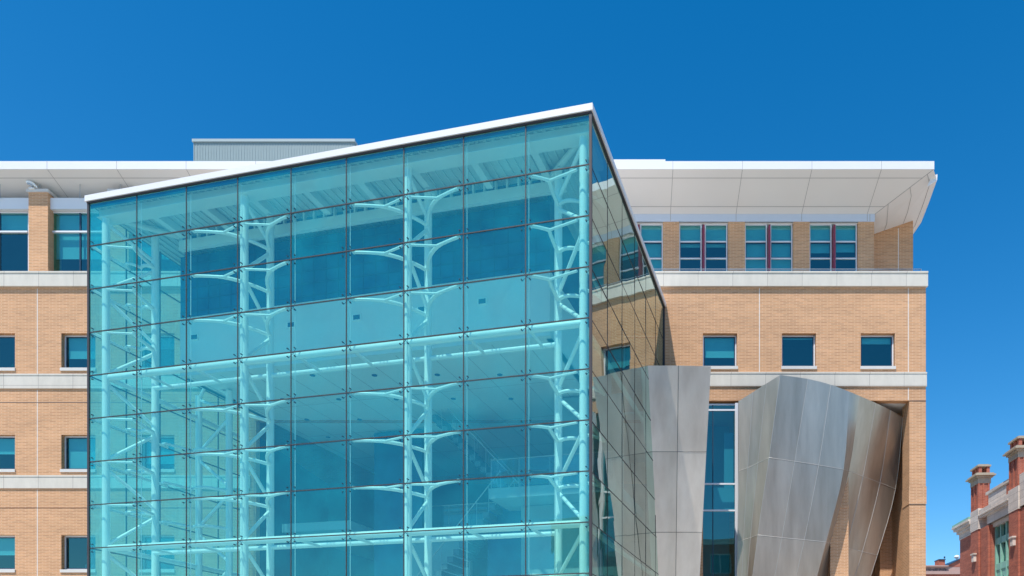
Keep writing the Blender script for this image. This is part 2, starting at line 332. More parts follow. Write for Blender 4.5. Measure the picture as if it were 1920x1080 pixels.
for (a, b), lt in zip(gx, lights):
    mb = MB(); mid = (a + b) / 2
    for p0, p1 in ((a, mid - 2.6), (mid + 2.6, b)):
        X0, X1 = ux(p0), ux(p1)
        frame_box(mb, X0 + .003, X1 - .003, zb, ztop, YU, .055, .08)
        for y in (453, 484.5): mb.box(X0 + .055, X1 - .055, YU + .0, YU + .07, uz(y) - .03, uz(y) + .03)
    f = mb.build('window', M['frame'], bld)
    MB().box(ux(mid - 1.7), ux(mid + 1.7), YU - .28, YU + .1, zb, PZ(421, YU - .28)).build('fin', M['red'], f)
    for (p0, p1), (f1, f2) in zip(((a, mid - 2.6), (mid + 2.6, b)), lt):
        X0, X1 = ux(p0) + .05, ux(p1) - .05
        MB().quad((X0, YU + .04, zb), (X1, YU + .04, zb), (X1, YU + .04, ztop), (X0, YU + .04, ztop)).build('pane', M['g_win'], f)
        mb = MB(); frame_box(mb, X0 + .0, X1, uz(484.5) + .03, uz(453) - .03, YU + .028, .035, .03); mb.build('sash', M['darkframe'], f)
        mb = MB(); mb.box(X0, X1, YU + .15, YU + .16, uz(453), ztop)
        z1 = uz(453); z0 = uz(484); mb.box(X0, X1, YU + .2, YU + .212, z1 - (z1 - z0) * f1, z1)
        if f2: mb.box(X0, X1, YU + .2, YU + .212, uz(484) - (uz(484) - zb) * f2, uz(484))
        mb.build('blind', M['blind'], f)
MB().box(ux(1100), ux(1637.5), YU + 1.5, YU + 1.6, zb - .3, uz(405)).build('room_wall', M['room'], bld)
# set back end wall
YE = 36.2
ex = lambda p: (p - CX) * YE / F
mb = MB(); mb.box(ux(1637.5) - .1, ex(1712), YE, YE + .3, 19, PZ(380, YE)); mb.box(ex(1712) - .3, ex(1712), YE + .3, 46, 19, 25.2)
mb.box(ux(1637.5) - .3, ux(1637.5) - .02, YU + .26, YE, 19, 24)
mb.build('end_wall', M['brick'], bld)
MB().box(ex(1684), ex(1685.2), YE - .003, YE + .01, 19.5, PZ(428, YE)).build('expansion_joint', M['lightline'], bld)
# glass guard on the parapet
mb = MB()
gxs = [fx(1110) + i * (fx(1728) - fx(1110)) / 9 for i in range(10)]
zp = fz(513) + .03
for i in range(9): mb.quad((gxs[i] + .01, YW + .05, zp), (gxs[i + 1] - .01, YW + .05, zp), (gxs[i + 1] - .01, YW + .05, fz(503.5)), (gxs[i] + .01, YW + .05, fz(503.5)))
mb.quad((gxs[9] - .01, YW + .05, zp), (gxs[9] - .01, YE, zp), (gxs[9] - .01, YE, fz(503.5)), (gxs[9] - .01, YW + .05, fz(503.5)))
bal = mb.build('glass_guard', M['g_bal'], bld)
mb = MB(); mb.box(gxs[0], gxs[9], YW + .035, YW + .065, fz(503.5), fz(503.5) + .012); mb.box(gxs[9] - .02, gxs[9] + .01, YW + .03, YW + .07, zp, fz(503.5))
mb.build('top_rail', M['rail'], bal)
# ---- upper storey, left
YV = 33.85
vx = lambda p: (p - CX) * YV / F
vz = lambda p: ZC + (HY - p) * YV / F
plist = [(-249, -212), (-98, -61), (53.5, 90), (204.5, 241), (355, 392)]
for k, (a, b) in enumerate(plist):
    Yp = 33.55; x0, x1 = PX(a, Yp), PX(b, Yp)
    o = MB().box(x0, x1, Yp, Yp + .8, fz(514) + .03, PZ(361, Yp)).build('brick_pier', M['brick'], bld)
    MB().box(x0 - .05, x1 + .05, Yp - .06, Yp + .9, PZ(361, Yp), PZ(355.5, Yp)).build('cap', M['sill'], o)
for k in range(len(plist) - 1):
    a, b = plist[k][1] + 4, plist[k + 1][0] + 1
    X0, X1 = vx(a), vx(b); z0, z1 = fz(514), vz(397)
    mb = MB(); frame_box(mb, X0, X1, z0, z1, YV, .05, .08); mb.box(X0 + .05, X1 - .05, YV - .05, YV + .07, vz(435) - .04, vz(435) + .03)
    f = mb.build('window', M['frame'], bld)
    xm = (X0 + X1) / 2
    MB().box(xm - .03, xm + .03, YV + .01, YV + .08, z0 + .05, z1 - .05).build('mullion', M['darkframe'], f)
    MB().quad((X0 + .04, YV + .04, z0), (X1 - .04, YV + .04, z0), (X1 - .04, YV + .04, z1), (X0 + .04, YV + .04, z1)).build('pane', M['g_win'], f)
    if k != 1: blind_mesh(X0 + .08, X1 - .08, vz(510), z1 - .05, YV + .2, .74).build('blind', M['blind'], f)
    else: blind_mesh(X0 + .08, X1 - .08, vz(510), z1 - .05, YV + .2, .25).build('blind', M['blind'], f)
    MB().box(X0 - .2, X0 - .002, YV - .02, YV + .3, z0, z1).build('jamb', M['brick'], f)
mb = MB(); Yl = 33.68
for k in range(len(plist) - 1):
    mb.box(PX(plist[k][1], 33.68), PX(plist[k + 1][0], 33.68), Yl, 34.7, PZ(392, Yl), PZ(371, Yl))
mb.box(PX(392, 33.7), fx(1100), Yl, 34.7, PZ(392, Yl), PZ(371, Yl))
mb.build('window_ledge', M['panel'], bld)
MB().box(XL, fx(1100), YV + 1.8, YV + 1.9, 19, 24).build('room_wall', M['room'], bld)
MB().box(PX(392, 33.7), fx(1100), YV, YV + .2, fz(514), 23).build('wall', M['brick'], bld)
MB().box(XL, fx(1110), YW + .3, YV + .3, fz(530), fz(516)).build('terrace', M['sill'], bld)
# wire rail above the ledge, left
mb = MB(); Yr = 33.62
for y, r in ((333, .008), (341, .016)): mb.tube([W(-400, y, Yr), W(330, y, Yr)], r, 6)
for px in (-75, 0, 75, 150, 226, 300):
    mb.tube([W(px, 333, Yr), W(px, 372, Yr)], .012, 6)
for px in range(-60, 320, 38): mb.tube([W(px - 2, 340, Yr - .02), W(px + 2, 343, Yr - .02)], .03, 6)
mb.build('wire_rail', M['rail'], bld)
# ---- canopy
YC, YI = 33.0, 35.0
z_e, z_t = PZ(318, YC), PZ(303, YC)
z_i = PZ(403, YI)
cxr, cxi = PX(1750, YC), PX(1638.5, YI)
XLc = PX(-420, YC)
can = MB()
can.add([(XLc, YC, z_e), (cxr, YC, z_e), (cxi, YI, z_i), (XLc, YI, z_i)], [(0, 3, 2, 1)])
# the side return: same slope turned round the corner
Xo = [(13.14, 33.0), (13.47, 33.5), (13.72, 35.0), (13.95, 36.6), (13.88, 38.5), (13.9, 46)]
zo = 24.02
inner = [(cxi, YI, z_i), (cxi + .05, YI + .4, z_i - .1), (cxi + .25, YI + .9, z_i - .2), (cxi + .4, 37.6, z_i - .2), (cxi + .4, 39, z_i - .2), (cxi + .4, 46, z_i - .2)]
vs = []; fs = []; TS = (0, .1, .38, .75, 1)
for (x, y), q in zip(Xo, inner):
    for t in TS: vs.append(Vector((x, y, zo if y > 33.1 else z_e)).lerp(Vector(q), t))
for k in range(len(Xo) - 1):
    for j in range(4): fs.append((5 * k + j, 5 * k + j + 1, 5 * k + j + 6, 5 * k + j + 5))
can.add(vs, fs)
can.box(XLc, cxi, YI, YI + .02, z_i - .35, z_i)
canopy = can.build('canopy', M['soffit'], bld)
mb = MB()
mb.box(XLc, cxr, YC - .03, YC + .0, z_e - .0, z_t)
mb.prism([(XLc, YC, z_t), (XLc, YC + 5, z_t + .25), (XLc, YC + 5, z_t + .18), (XLc, YC, z_t - .06)], (cxr - XLc, 0, 0))
mb.box(cxr - .0, cxr + .03, YC - .03, YC + .45, z_e, z_t)
mb.build('fascia', M['panel'], canopy)
mb = MB()
for k in range(1, len(Xo) - 1):
    a, b = Xo[k], Xo[k + 1]; mb.prism([(a[0], a[1], zo), (b[0], b[1], zo), (b[0], b[1], zo + .22), (a[0], a[1], zo + .22)], (.03, 0, 0))
mb.prism([(13.05, 33.45, z_e - .42), (13.47, 33.45, zo - .07), (13.49, 33.45, zo + .16), (13.24, 33.45, zo + .16)], (0, .05, 0))
mb.build('side_fascia', M['panel'], canopy)
MB().box(fx(1120), cxi + .03, YI - .05, YI - .004, PZ(416.5, YI), z_i + .01).build('sky_tinted_band', M['skypanel'], canopy)
mb = MB()
def sof(X, t, dz=-.004): return Vector((X, YC + (YI - YC) * t, z_e + (z_i - z_e) * t + dz))
for t in (.17, .80):
    xe = cxr + (cxi - cxr) * t
    mb.add([sof(XLc, t), sof(xe, t), sof(xe, t + .012), sof(XLc, t + .012)], [(0, 3, 2, 1)])
for k in range(-13, 4):
    X = 1.87 + 3.0 * k
    mb.add([sof(X, 0), sof(X + .022, 0), sof(X + .022, 1), sof(X, 1)], [(0, 3, 2, 1)])
    mb.box(X, X + .016, YC - .034, YC - .03, z_e, z_t)
    if k > -1: mb.box(X, X + .02, YI - .055, YI - .05, PZ(416, YI), z_i)
mb.box(PX(1630, YI), PX(1630, YI) + .02, YI - .055, YI - .05, PZ(416, YI), z_i)
# joints on the side return
for t in (.25, .62, .9):
    pts = []
    for (x, y), q in list(zip(Xo, inner))[0:5]:
        o_ = Vector((x, y, zo if y > 33.1 else z_e)); pts.append(o_.lerp(Vector(q), 1 - t) + Vector((0, 0, -.004)))
    mb.tube(pts, .012, 5)
mb.tube([(cxr, YC, z_e), (cxi, YI, z_i)], .014, 5)
mb.build('panel_joints', M['jointline'], canopy)
mb = MB(); mb.box(PX(1120, 34), PX(1248, 34), 34.2, 36, 24.3, PZ(298.8, 34.2)); mb.build('roof_kerb', M['panel'], bld)
MB().add([(XLc, YC + .1, z_t + .06), (13.0, YC + .1, z_t + .06), (13.0, 60, z_t + .3), (XLc, 60, z_t + .3)], [(0, 1, 2, 3)]).build('roof', M['metalroof'], bld)
# side and rear walls so that the block is closed
mb = MB(); mb.box(XR - .35, XR, YB + .2, 60, 0, fz(536)); mb.box(XL, XR, 59.7, 60, 0, 24); mb.box(XL, XL + .3, YW + .35, 59.7, 0, 24); mb.build('wall', M['brick'], bld)
# penthouse of ribbed cladding on the roof
Yp = 42
x0, x1, z0, z1 = PX(363, Yp), PX(664, Yp), 24.4, PZ(267, Yp)
mb = MB(); mb.box(x0, x1, Yp, Yp + 6, z0, z1)
n = 58
for i in range(n): 
    a = x0 + (x1 - x0) * i / n; mb.box(a, a + .05, Yp - .018, Yp - .001, z0, z1)
for i in range(38): mb.box(x1 + .001, x1 + .035, Yp + i * .155, Yp + i * .155 + .05, z0, z1)
ph = mb.build('penthouse', M['corr'], bld)
MB().box(x0 - .05, x1 + .06, Yp - .08, Yp + 6.1, z1, PZ(262, Yp)).build('cap', M['corrcap'], ph)

# ------------------------------------------------------------------ security light on the pier
lp = W(61, 355.2, 33.5)
sl_ = thing('security_light', 'small white curved floodlight on top of the brick pier at the left', 'light', lp)
mb = MB(); pts = []
for t in range(7):
    a = t / 6; pts.append(lp + Vector((-.20 + .42 * a, -.1 + .1 * a, .27 - .20 * a * a)))
mb.tube(pts, [.04, .07, .085, .085, .07, .05, .02], 12); mb.build('hood', M['white'], sl_)
mb = MB(); mb.tube([lp, lp + Vector((-.06, 0, .2))], .04, 8); mb.box(lp.x - .12, lp.x + .1, lp.y - .08, lp.y + .1, lp.z, lp.z + .04); mb.build('bracket', M['white'], sl_)
mb = MB(); mb.tube([pts[1] + Vector((.02, -.05, -.09)), pts[4] + Vector((0, -.05, -.09))], .05, 8); mb.build('lens', M['rail'], sl_)

# ------------------------------------------------------------------ potted plant behind a window at the left
pp = Vector((fx(10), YW + .42, fz(690) + .02))
pl = thing('potted_plant', 'small leafy plant standing inside the left brick wall window', 'plant', pp)
mb = MB(); mb.tube([pp, pp + Vector((0, 0, .14))], [.06, .08], 10); mb.build('pot', M['pot'], pl)
mb = MB()
for k in range(40):
    a = random.uniform(0, 6.28); e = random.uniform(.1, 1.4); L_ = random.uniform(.08, .24)
    b = pp + Vector((0, 0, .14)); t_ = b + Vector((math.cos(a) * math.cos(e), math.sin(a) * math.cos(e) * .5, math.sin(e))) * L_
    s_ = Vector((-math.sin(a), math.cos(a), .2)) * .02; m_ = b.lerp(t_, .6)
    mb.add([b, m_ + s_, t_, m_ - s_], [(0, 1, 2, 3)])
mb.build('foliage', M['leaf'], pl)

# ------------------------------------------------------------------ glass pavilion
Y0 = 22.27; X0c = (1107 - CX) / F * Y0
th = R(13.23); ST, CT = math.sin(th), math.cos(th)
def L(u, v, z): return Vector((X0c - CT * u + ST * v, Y0 + ST * u + CT * v, z))
def onv(px, py, v):
    t = (px - CX) / F       # (X0c-CT u+ST v) = t (Y0+ST u+CT v)
    u = (X0c + ST * v - t * (Y0 + CT * v)) / (t * ST + CT)
    Y = Y0 + ST * u + CT * v
    return u, PZ(py, Y)
def onz(px, py, z):
    Y = (z - ZC) * F / (HY - py); X = PX(px, Y); dx, dy = X - X0c, Y - Y0
    return -dx * CT + dy * ST, dx * ST + dy * CT
PW, PHT, ZT = 2.0, 1.489, 18.43
zk = lambda k: ZT - PHT * k
vr = (YW - Y0) / CT; vl = (YW - Y0 - 18 * ST) / CT
NV = 6; pv = vr / NV
pav = thing('glass_pavilion', 'tall teal glass box with bolted panes, flat white roof and tubular white trusses inside', 'building', L(9, 5, 0))
# roof
O = .09
poly = [L(-O, -O, 0), L(18 + O, -O, 0), L(18 + O, vl, 0), L(-O, vr, 0)]
def slab(poly, z0, z1):
    return MB().prism([Vector((p.x, p.y, z0)) for p in poly][::-1], (0, 0, z1 - z0))
roof = slab(poly, ZT + .03, ZT + .225).build('roof', M['panel'], pav)
slab([L(-.05, -.05, 0), L(18.05, -.05, 0), L(18.05, vl, 0), L(-.05, vr, 0)], ZT - .02, ZT + .028).build('drip_edge', M['dark'], roof)
mb = MB()
for i in range(66):
    u = .12 + i * .272
    mb.box(u, u + .10, .25, 11.2 if u < 2 else 7.0, ZT - .075, ZT - .03, T=L)
mb.build('deck_ribs', M['deck'], roof)
slab([L(0.02, .02, 0), L(17.98, .02, 0), L(17.98, vl, 0), L(.02, vr, 0)], ZT - .032, ZT - .021).build('deck', M['deck'], roof)
mb = MB(); mb.box(0.1, 17.9, .30, .62, ZT - .36, ZT - .08, T=L); mb.box(.1, 17.9, .2, .72, ZT - .38, ZT - .36, T=L)
mb.build('roof_beam', M['beam'], roof)
mb = MB(); mb.box(0.04, 17.96, .03, .06, ZT - .17, ZT - .03, T=L); mb.build('header_strip', M['navy'], roof)
mb = MB(); mb.box(1.4, 16.2, 1.98, 2.14, zk(0) - .74, zk(0) - .40, T=L); mb.build('roof_beam', M['beam'], roof)
mb = MB(); mb.box(1.4, 16.2, 2.16, 2.2, ZT - .4, ZT - .18, T=L); mb.build('dark_gap', M['navy'], roof)
mb = MB()
for i in range(37): mb.box(1.4 + i * .4, 1.46 + i * .4, 2.02, 2.15, ZT - .4, ZT - .08, T=L)
mb.build('slot_posts', M['beam'], roof)
for i in range(0, 9):
    u = 2 * i + (.25 if i == 0 else 0)
    MB().box(u - .11, u + .11, .62, 1.98, ZT - .34, ZT - .08, T=L).build('cross_beam', M['beam'], roof)
mb = MB(); a, b = L(.35, .5, ZT - .25), L(1.9, 2.0, ZT - .25); mb.tube([a, b], .1, 8); mb.tube([L(17.6, .5, ZT - .25), L(16.2, 2.0, ZT - .25)], .1, 8); mb.tube([L(.35, .5, ZT - .3), L(.5, 3.9, ZT - .3)], .09, 8)
mb.build('corner_brace', M['beam'], roof)
# glazing: front panes, each its own part
gap = .012
def pane(T4, name, m, par): return MB().quad(*T4).build(name, m, par)
for i in range(9):
    for k in range(9):
        a, b = PW * i + gap, PW * (i + 1) - gap; z1, z0 = zk(k) - gap, zk(k + 1) + gap
        j = lambda: random.uniform(-.004, .004)
        t4 = [L(b, j(), z0), L(a, j(), z0), L(a, j(), z1), L(b, j(), z1)]
        cen = L((a + b) / 2, 0, z0)
        MB().quad(*t4).build('glass_pane', M['g_front'], pav)
for k in range(NV):
    for r in range(9):
        a, b = pv * k + gap, pv * (k + 1) - gap; z1, z0 = zk(r) - gap, zk(r + 1) + gap
        j = lambda: random.uniform(-.006, .006)
        MB().quad(L(j(), a, z0), L(j(), b, z0), L(j(), b, z1), L(j(), a, z1)).build('side_glass_pane', M['g_side'], pav)
mb = MB()
nl = 5; pl_ = vl / nl
for k in range(nl):
    for r in range(12): mb.quad(L(18, pl_ * k + .01, zk(r + 1) + .01), L(18, pl_ * (k + 1) - .01, zk(r + 1) + .01), L(18, pl_ * (k + 1) - .01, zk(r) - .01), L(18, pl_ * k + .01, zk(r) - .01))
mb.build('left_glazing', M['g_left'], pav)
mb = MB()
for i in range(9):
    for r in range(9, 12): mb.quad(L(PW * (i + 1) - gap, 0, zk(r + 1) + gap), L(PW * i + gap, 0, zk(r + 1) + gap), L(PW * i + gap, 0, zk(r) - gap), L(PW * (i + 1) - gap, 0, zk(r) - gap))
mb.build('base_glazing', M['g_front'], pav)
mb = MB()
for k in range(NV):
    for r in range(9, 12): mb.quad(L(0, pv * k + gap, zk(r + 1) + gap), L(0, pv * (k + 1) - gap, zk(r + 1) + gap), L(0, pv * (k + 1) - gap, zk(r) - gap), L(0, pv * k + gap, zk(r) - gap))
mb.build('base_glazing', M['g_side'], pav)
# joints
mb = MB(); jw = .015
for i in range(10): mb.box(PW * i - jw, PW * i + jw, -.012, .012, .1, ZT, T=L)
mb.build('glazing_joints', M['dark'], pav)
mb = MB()
for k in range(0, 13): mb.box(-.02, 18.02, -.015, .015, zk(k) - jw, zk(k) + jw, T=L)
mb.build('glazing_joints', M['dark'], pav)
mb = MB(); jw = .009
for k in range(1, NV + 1): mb.box(-.008, .008, pv * k - jw, pv * k + jw, .1, ZT, T=L)
for k in range(1, 13): mb.box(-.010, .010, 0, vr, zk(k) - jw, zk(k) + jw, T=L)
mb.build('glazing_joints', M['dark'], pav)
for bx in ((-.05, .03, -.04, .03), (-.04, .10, vr - .12, vr - .02), (17.97, 18.05, -.03, .03)): MB().box(*bx, .1, ZT, T=L).build('corner_trim', M['dark'], pav)
mb = MB()
for k in range(1, nl): mb.box(17.98, 18.02, pl_ * k - .015, pl_ * k + .015, .1, ZT, T=L)
for k in range(1, 13): mb.box(17.985, 18.015, 0, vl, zk(k) - .02, zk(k) + .02, T=L)
mb.build('glazing_joints', M['dark'], pav)
# bolts: four at each crossing
def fitting(us, base):
    mb = MB()
    for du in us:
        for dz in (-.13, .13):
            p = L(base[0] + du, -.03, base[1] + dz); q = L(base[0] + du, .06, base[1] + dz)
            mb.tube([p, q], .020, 8); mb.tube([q, L(base[0], .10, base[1])], .009, 5)
    return mb
m0 = None
for i in range(10):
    for k in range(1, 9):
        us = (-.13, .13) if 0 < i < 9 else ((.13,) if i == 0 else (-.13,))
        b = (PW * i, zk(k))
        fitting(us, b).build('spider_fitting', M['darkframe'], pav)
mb = MB()
for i in range(1, 9): mb.tube([L(PW * i - .05, .13, .1), L(PW * i - .05, .13, ZT - .2)], .012, 6)
mb.build('tension_rods', M['white'], pav)
# horizontal tubes at two levels
for kk in (4, 8, 12):
    z = zk(kk) + .05
    mb = MB(); mb.tube([L(.3, .4, z), L(17.7, .4, z)], .115, 14); mb.build('horizontal_tube', M['white'], pav)
    mb = MB(); mb.tube([L(1.5, 1.55, z), L(16.85, 1.55, z)], .085, 12)
    mb.build('horizontal_tube', M['white'], pav)
    mb = MB(); mb.tube([L(.35, .4, z), L(.35, vr - .3, z)], .085, 12); mb.build('horizontal_tube', M['white'], pav)
    mb = MB(); mb.tube([L(17.65, .4, z), L(17.65, vl - .3, z)], .085, 12); mb.build('horizontal_tube', M['white'], pav)
    for i in (2, 4, 5, 7, 8, 1):
        mb = MB(); mb.tube([L(2 * i, .4, z - .05), L(2 * i, 1.55, z - .05)], .05, 8)
        if i in (1, 4, 5, 7, 8, 2): mb.build('strut', M['white'], pav)
# trusses
def curve(p0, p1, p2, n=8):
    p0, p1, p2 = map(Vector, (p0, p1, p2))
    return [p0 * (1 - t) ** 2 + p1 * 2 * t * (1 - t) + p2 * t * t for t in [i / n for i in range(n + 1)]]
def truss(front, rear, arms, label=None, ztop=ZT - .38, r1=.125, r2=.125, rows=range(1, 12), par0=0):
    mb = MB(); mb.tube([L(*front, .1), L(*front, ztop)], r1, 16)
    t = mb.build('truss_column', M['white'], pav)
    if label: t['label'] = label
    mb = MB(); mb.tube([L(*rear, .1), L(*rear, ztop)], r2, 16); mb.build('rear_tube', M['white'], t)
    for k in range(0, 12):
        z1, z0 = zk(k), zk(k + 1)
        if z1 > ztop: z1 = ztop
        a, b = (front, rear) if (k + par0) % 2 == 0 else (rear, front)
        mb = MB(); mb.tube([L(*a, z1 - .15), L(*b, z0 + .15)], .062, 10); mb.build('brace', M['white'], t)
        if (k + par0) % 2 == 1 and k not in (4, 8):
            pass
    for k in rows:
        if k in (4, 8, 12): continue
        z = zk(k)
        mb = MB()
        for tip, br, st in arms:
            c = curve(L(*rear, z - .05), L(br[0] * .35 + rear[0] * .65, br[1] * .4 + rear[1] * .4, z + .0), L(*br, z + .02), 6)
            c += curve(L(*br, z + .02), L((br[0] + tip[0]) / 2, br[1] * .55, z + .02), L(*tip, z + .01), 4)[1:]
            mb.tube(c, [.062] * 7 + [.05] * (len(c) - 7), 8)
            if st: mb.tube([L(*br, z + .02), L(*st, z)], .04, 8)
            mb.tube([L(tip[0], tip[1] + .02, z), L(tip[0], -.0 + .03, z)], .05, 8)
        mb.build('arm', M['white'], t)
    return t
for u in (6, 12):
    truss((u - .04 + .14, .42), (u, 1.55), [((u + 1.8, .12), (u + .94, .42), (u + .12, .14)), ((u - 1.8, .12), (u - .94, .42), (u - .12, .14))])
truss((.33, .4), (1.5, 1.55), [((1.85, .12), (1.42, .44), (.45, .14)), ((.12, 1.95), (.8, 1.6), None)])
truss((17.66, .35), (16.85, 1.6), [((16.15, .12), (16.6, .46), (17.4, .14)), ((17.9, 1.5), (17.4, 1.55), None)])
# side-face truss at the rear left
truss((17.6, 4.45), (16.05, 4.3), [((17.9, 3.2), (17.4, 3.9), None)], ztop=13.4, rows=range(5, 12), par0=1)
# the body of the building that stands inside the glass box
VB = 2.9
MB().box(2.25, 17.0, VB, VB + .2, 15.72, ZT - .4, T=L).build('inner_curtain_wall', M['navy'], pav)
mb = MB()
for i in range(1, 30): 
    u = 2.25 + i * .5; mb.box(u - .012, u + .012, VB - .02, VB - .002, 15.72, ZT - .45, T=L)
for j in range(5): mb.box(2.25, 17, VB - .025, VB - .004, 15.9 + j * .45, 15.92 + j * .45, T=L)
mb.build('mullions', M['interd'], pav)
mb = MB(); mb.box(2.25, 17.0, VB - .02, VB + .2, 13.5, 15.7, T=L); mb.box(2.25, 2.45, VB + .2, vr - .5, 13.5, 15.7, T=L); mb.box(16.8, 17.0, VB + .2, vl, 13.5, 15.7, T=L)
mb.build('bulkhead', M['bulk'], pav)
mb = MB(); mb.box(2.27, 2.4, VB + .2, vr - .5, 15.7, ZT - .1, T=L); mb.box(16.85, 17, VB + .2, vl, 15.7, ZT - .1, T=L); mb.build('inner_side_wall', M['navy'], pav)
for px, py in ((905, 566), (670, 596), (547, 610), (366, 633), (792, 581)):
    u, z = onv(px, py, VB)
    f = MB().box(u - .17, u + .17, VB - .05, VB - .022, z - .11, z + .11, T=L).build('wall_vent', M['white'], pav)
    MB().box(u - .13, u + .13, VB - .056, VB - .051, z - .08, z + .08, T=L).build('grille', M['interd'], f)
# ceiling with joints and downlights
cp = [L(2.25, VB + .2, 0), L(17, VB + .2, 0), L(17.0, 17.5, 0), L(2.25, 17.5, 0)]
ceil = slab(cp, 13.5, 13.6).build('ceiling', M['bulk'], pav)
slab([L(0.05, vr - 1, 0), L(2.25, vr - 1, 0), L(2.25, 17.5, 0), L(.05, 17.5, 0)], 13.5, 13.6).build('ceiling_edge', M['bulk'], pav)
mb = MB()
for i in range(12): mb.box(3.2 + i * 1.22, 3.215 + i * 1.22, VB + .2, 17, 13.494, 13.499, T=L)
for j in range(3): mb.box(2.3, 16.9, 6.5 + j * 3.5, 6.515 + j * 3.5, 13.494, 13.499, T=L)
mb.build('ceiling_joints', M['jointline'], ceil)
for px, py in ((586, 703), (702, 703), (820, 702), (937, 702), (635, 748), (743, 748), (850, 747), (958, 747), (575, 786), (674, 786), (615, 819), (530, 748)):
    u, v = onz(px, py, 13.5)
    mb = MB(); c = L(u, v, 13.492); mb.tube([c, c - Vector((0, 0, .02))], .10, 12); mb.build('downlight', M['interd'], pav)
# rooms beyond: back wall, floors, balconies, partitions
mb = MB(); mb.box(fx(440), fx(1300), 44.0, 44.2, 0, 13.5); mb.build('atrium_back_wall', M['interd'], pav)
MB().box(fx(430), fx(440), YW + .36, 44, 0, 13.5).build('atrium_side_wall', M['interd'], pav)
for zf in (9.1, 4.65):
    mb = MB(); mb.box(.5, 5.36, 5.0, 14, zf - .38, zf, T=L); mb.box(5.36, 13.5, 11.0, 17, zf - .38, zf, T=L); mb.box(13.5, 16.9, 8.5, 17, zf - .38, zf, T=L)
    mb.build('balcony_floor', M['inter'], pav)
    mb = MB()
    for (a, b, v) in ((.6, 5.3, 5.06), (5.4, 13.4, 11.06)):
        mb.quad(L(a, v, zf + .05), L(b, v, zf + .05), L(b, v, zf + 1.05), L(a, v, zf + 1.05))
    g_ = mb.build('glass_guard', M['g_bal'], pav)
    mb = MB(); mb.tube([L(.6, 5.06, zf + 1.07), L(5.3, 5.06, zf + 1.07), L(5.3, 9, zf + 1.07)], .025, 8); mb.tube([L(5.4, 11.06, zf + 1.07), L(13.4, 11.06, zf + 1.07)], .025, 8)
    for u in (.6, 1.8, 3.0, 4.2, 5.3): mb.tube([L(u, 5.06, zf), L(u, 5.06, zf + 1.07)], .015, 6)
    for u in range(6, 14): mb.tube([L(u, 11.06, zf), L(u, 11.06, zf + 1.07)], .015, 6)
    mb.build('handrail', M['rail'], g_)
mb = MB(); mb.box(.6, 4.6, 6.3, 6.5, 4.7, 8.7, T=L); mb.box(1.0, 3.8, 8.0, 8.2, 9.1, 13.4, T=L); mb.box(7.6, 10.6, 8.2, 8.4, 3.0, 8.2, T=L)
mb.build('partition', M['inter'], pav)
mb = MB(); mb.box(4.6, 6.3, 7.0, 7.2, 4.7, 8.9, T=L); mb.box(10.8, 13.2, 10.0, 10.2, 4.7, 13.4, T=L); mb.build('partition', M['navy'], pav)
# two flights of stairs
def stairs(u0, z0, u1, z1, v0, v1, n=16):
    mb = MB(); mr_ = MB()
    for i in range(n):
        a = u0 + (u1 - u0) * i / n; b = u0 + (u1 - u0) * (i + 1) / n; z = z0 + (z1 - z0) * (i + 1) / n
        mb.box(min(a, b), max(a, b), v0, v1, z - .22, z, T=L)
    o = mb.build('stair_flight', M['stair'], pav)
    for v in (v0, v1):
        mr_.tube([L(u0, v, z0 + 1.0), L(u1, v, z1 + 1.0)], .025, 8)
        for i in range(0, n + 1, 2):
            a = u0 + (u1 - u0) * i / n; z = z0 + (z1 - z0) * i / n; mr_.tube([L(a, v, z), L(a, v, z + 1.0)], .012, 6)
    mr_.build('handrail', M['rail'], o)
stairs(9.4, 4.65, 5.4, 9.1, 6.2, 7.6); stairs(5.4, .2, 9.4, 4.65, 8.0, 9.4); stairs(5.4, 9.1, 9.4, 13.3, 8.2, 9.6)
MB().box(9.4, 11.2, 6.2, 9.4, 4.4, 4.62, T=L).build('stair_landing', M['inter'], pav)
slab([L(.1, .1, 0), L(17.9, .1, 0), L(17.9, 16, 0), L(.1, 16, 0)], .122, .16).build('floor', M['floor'], pav)

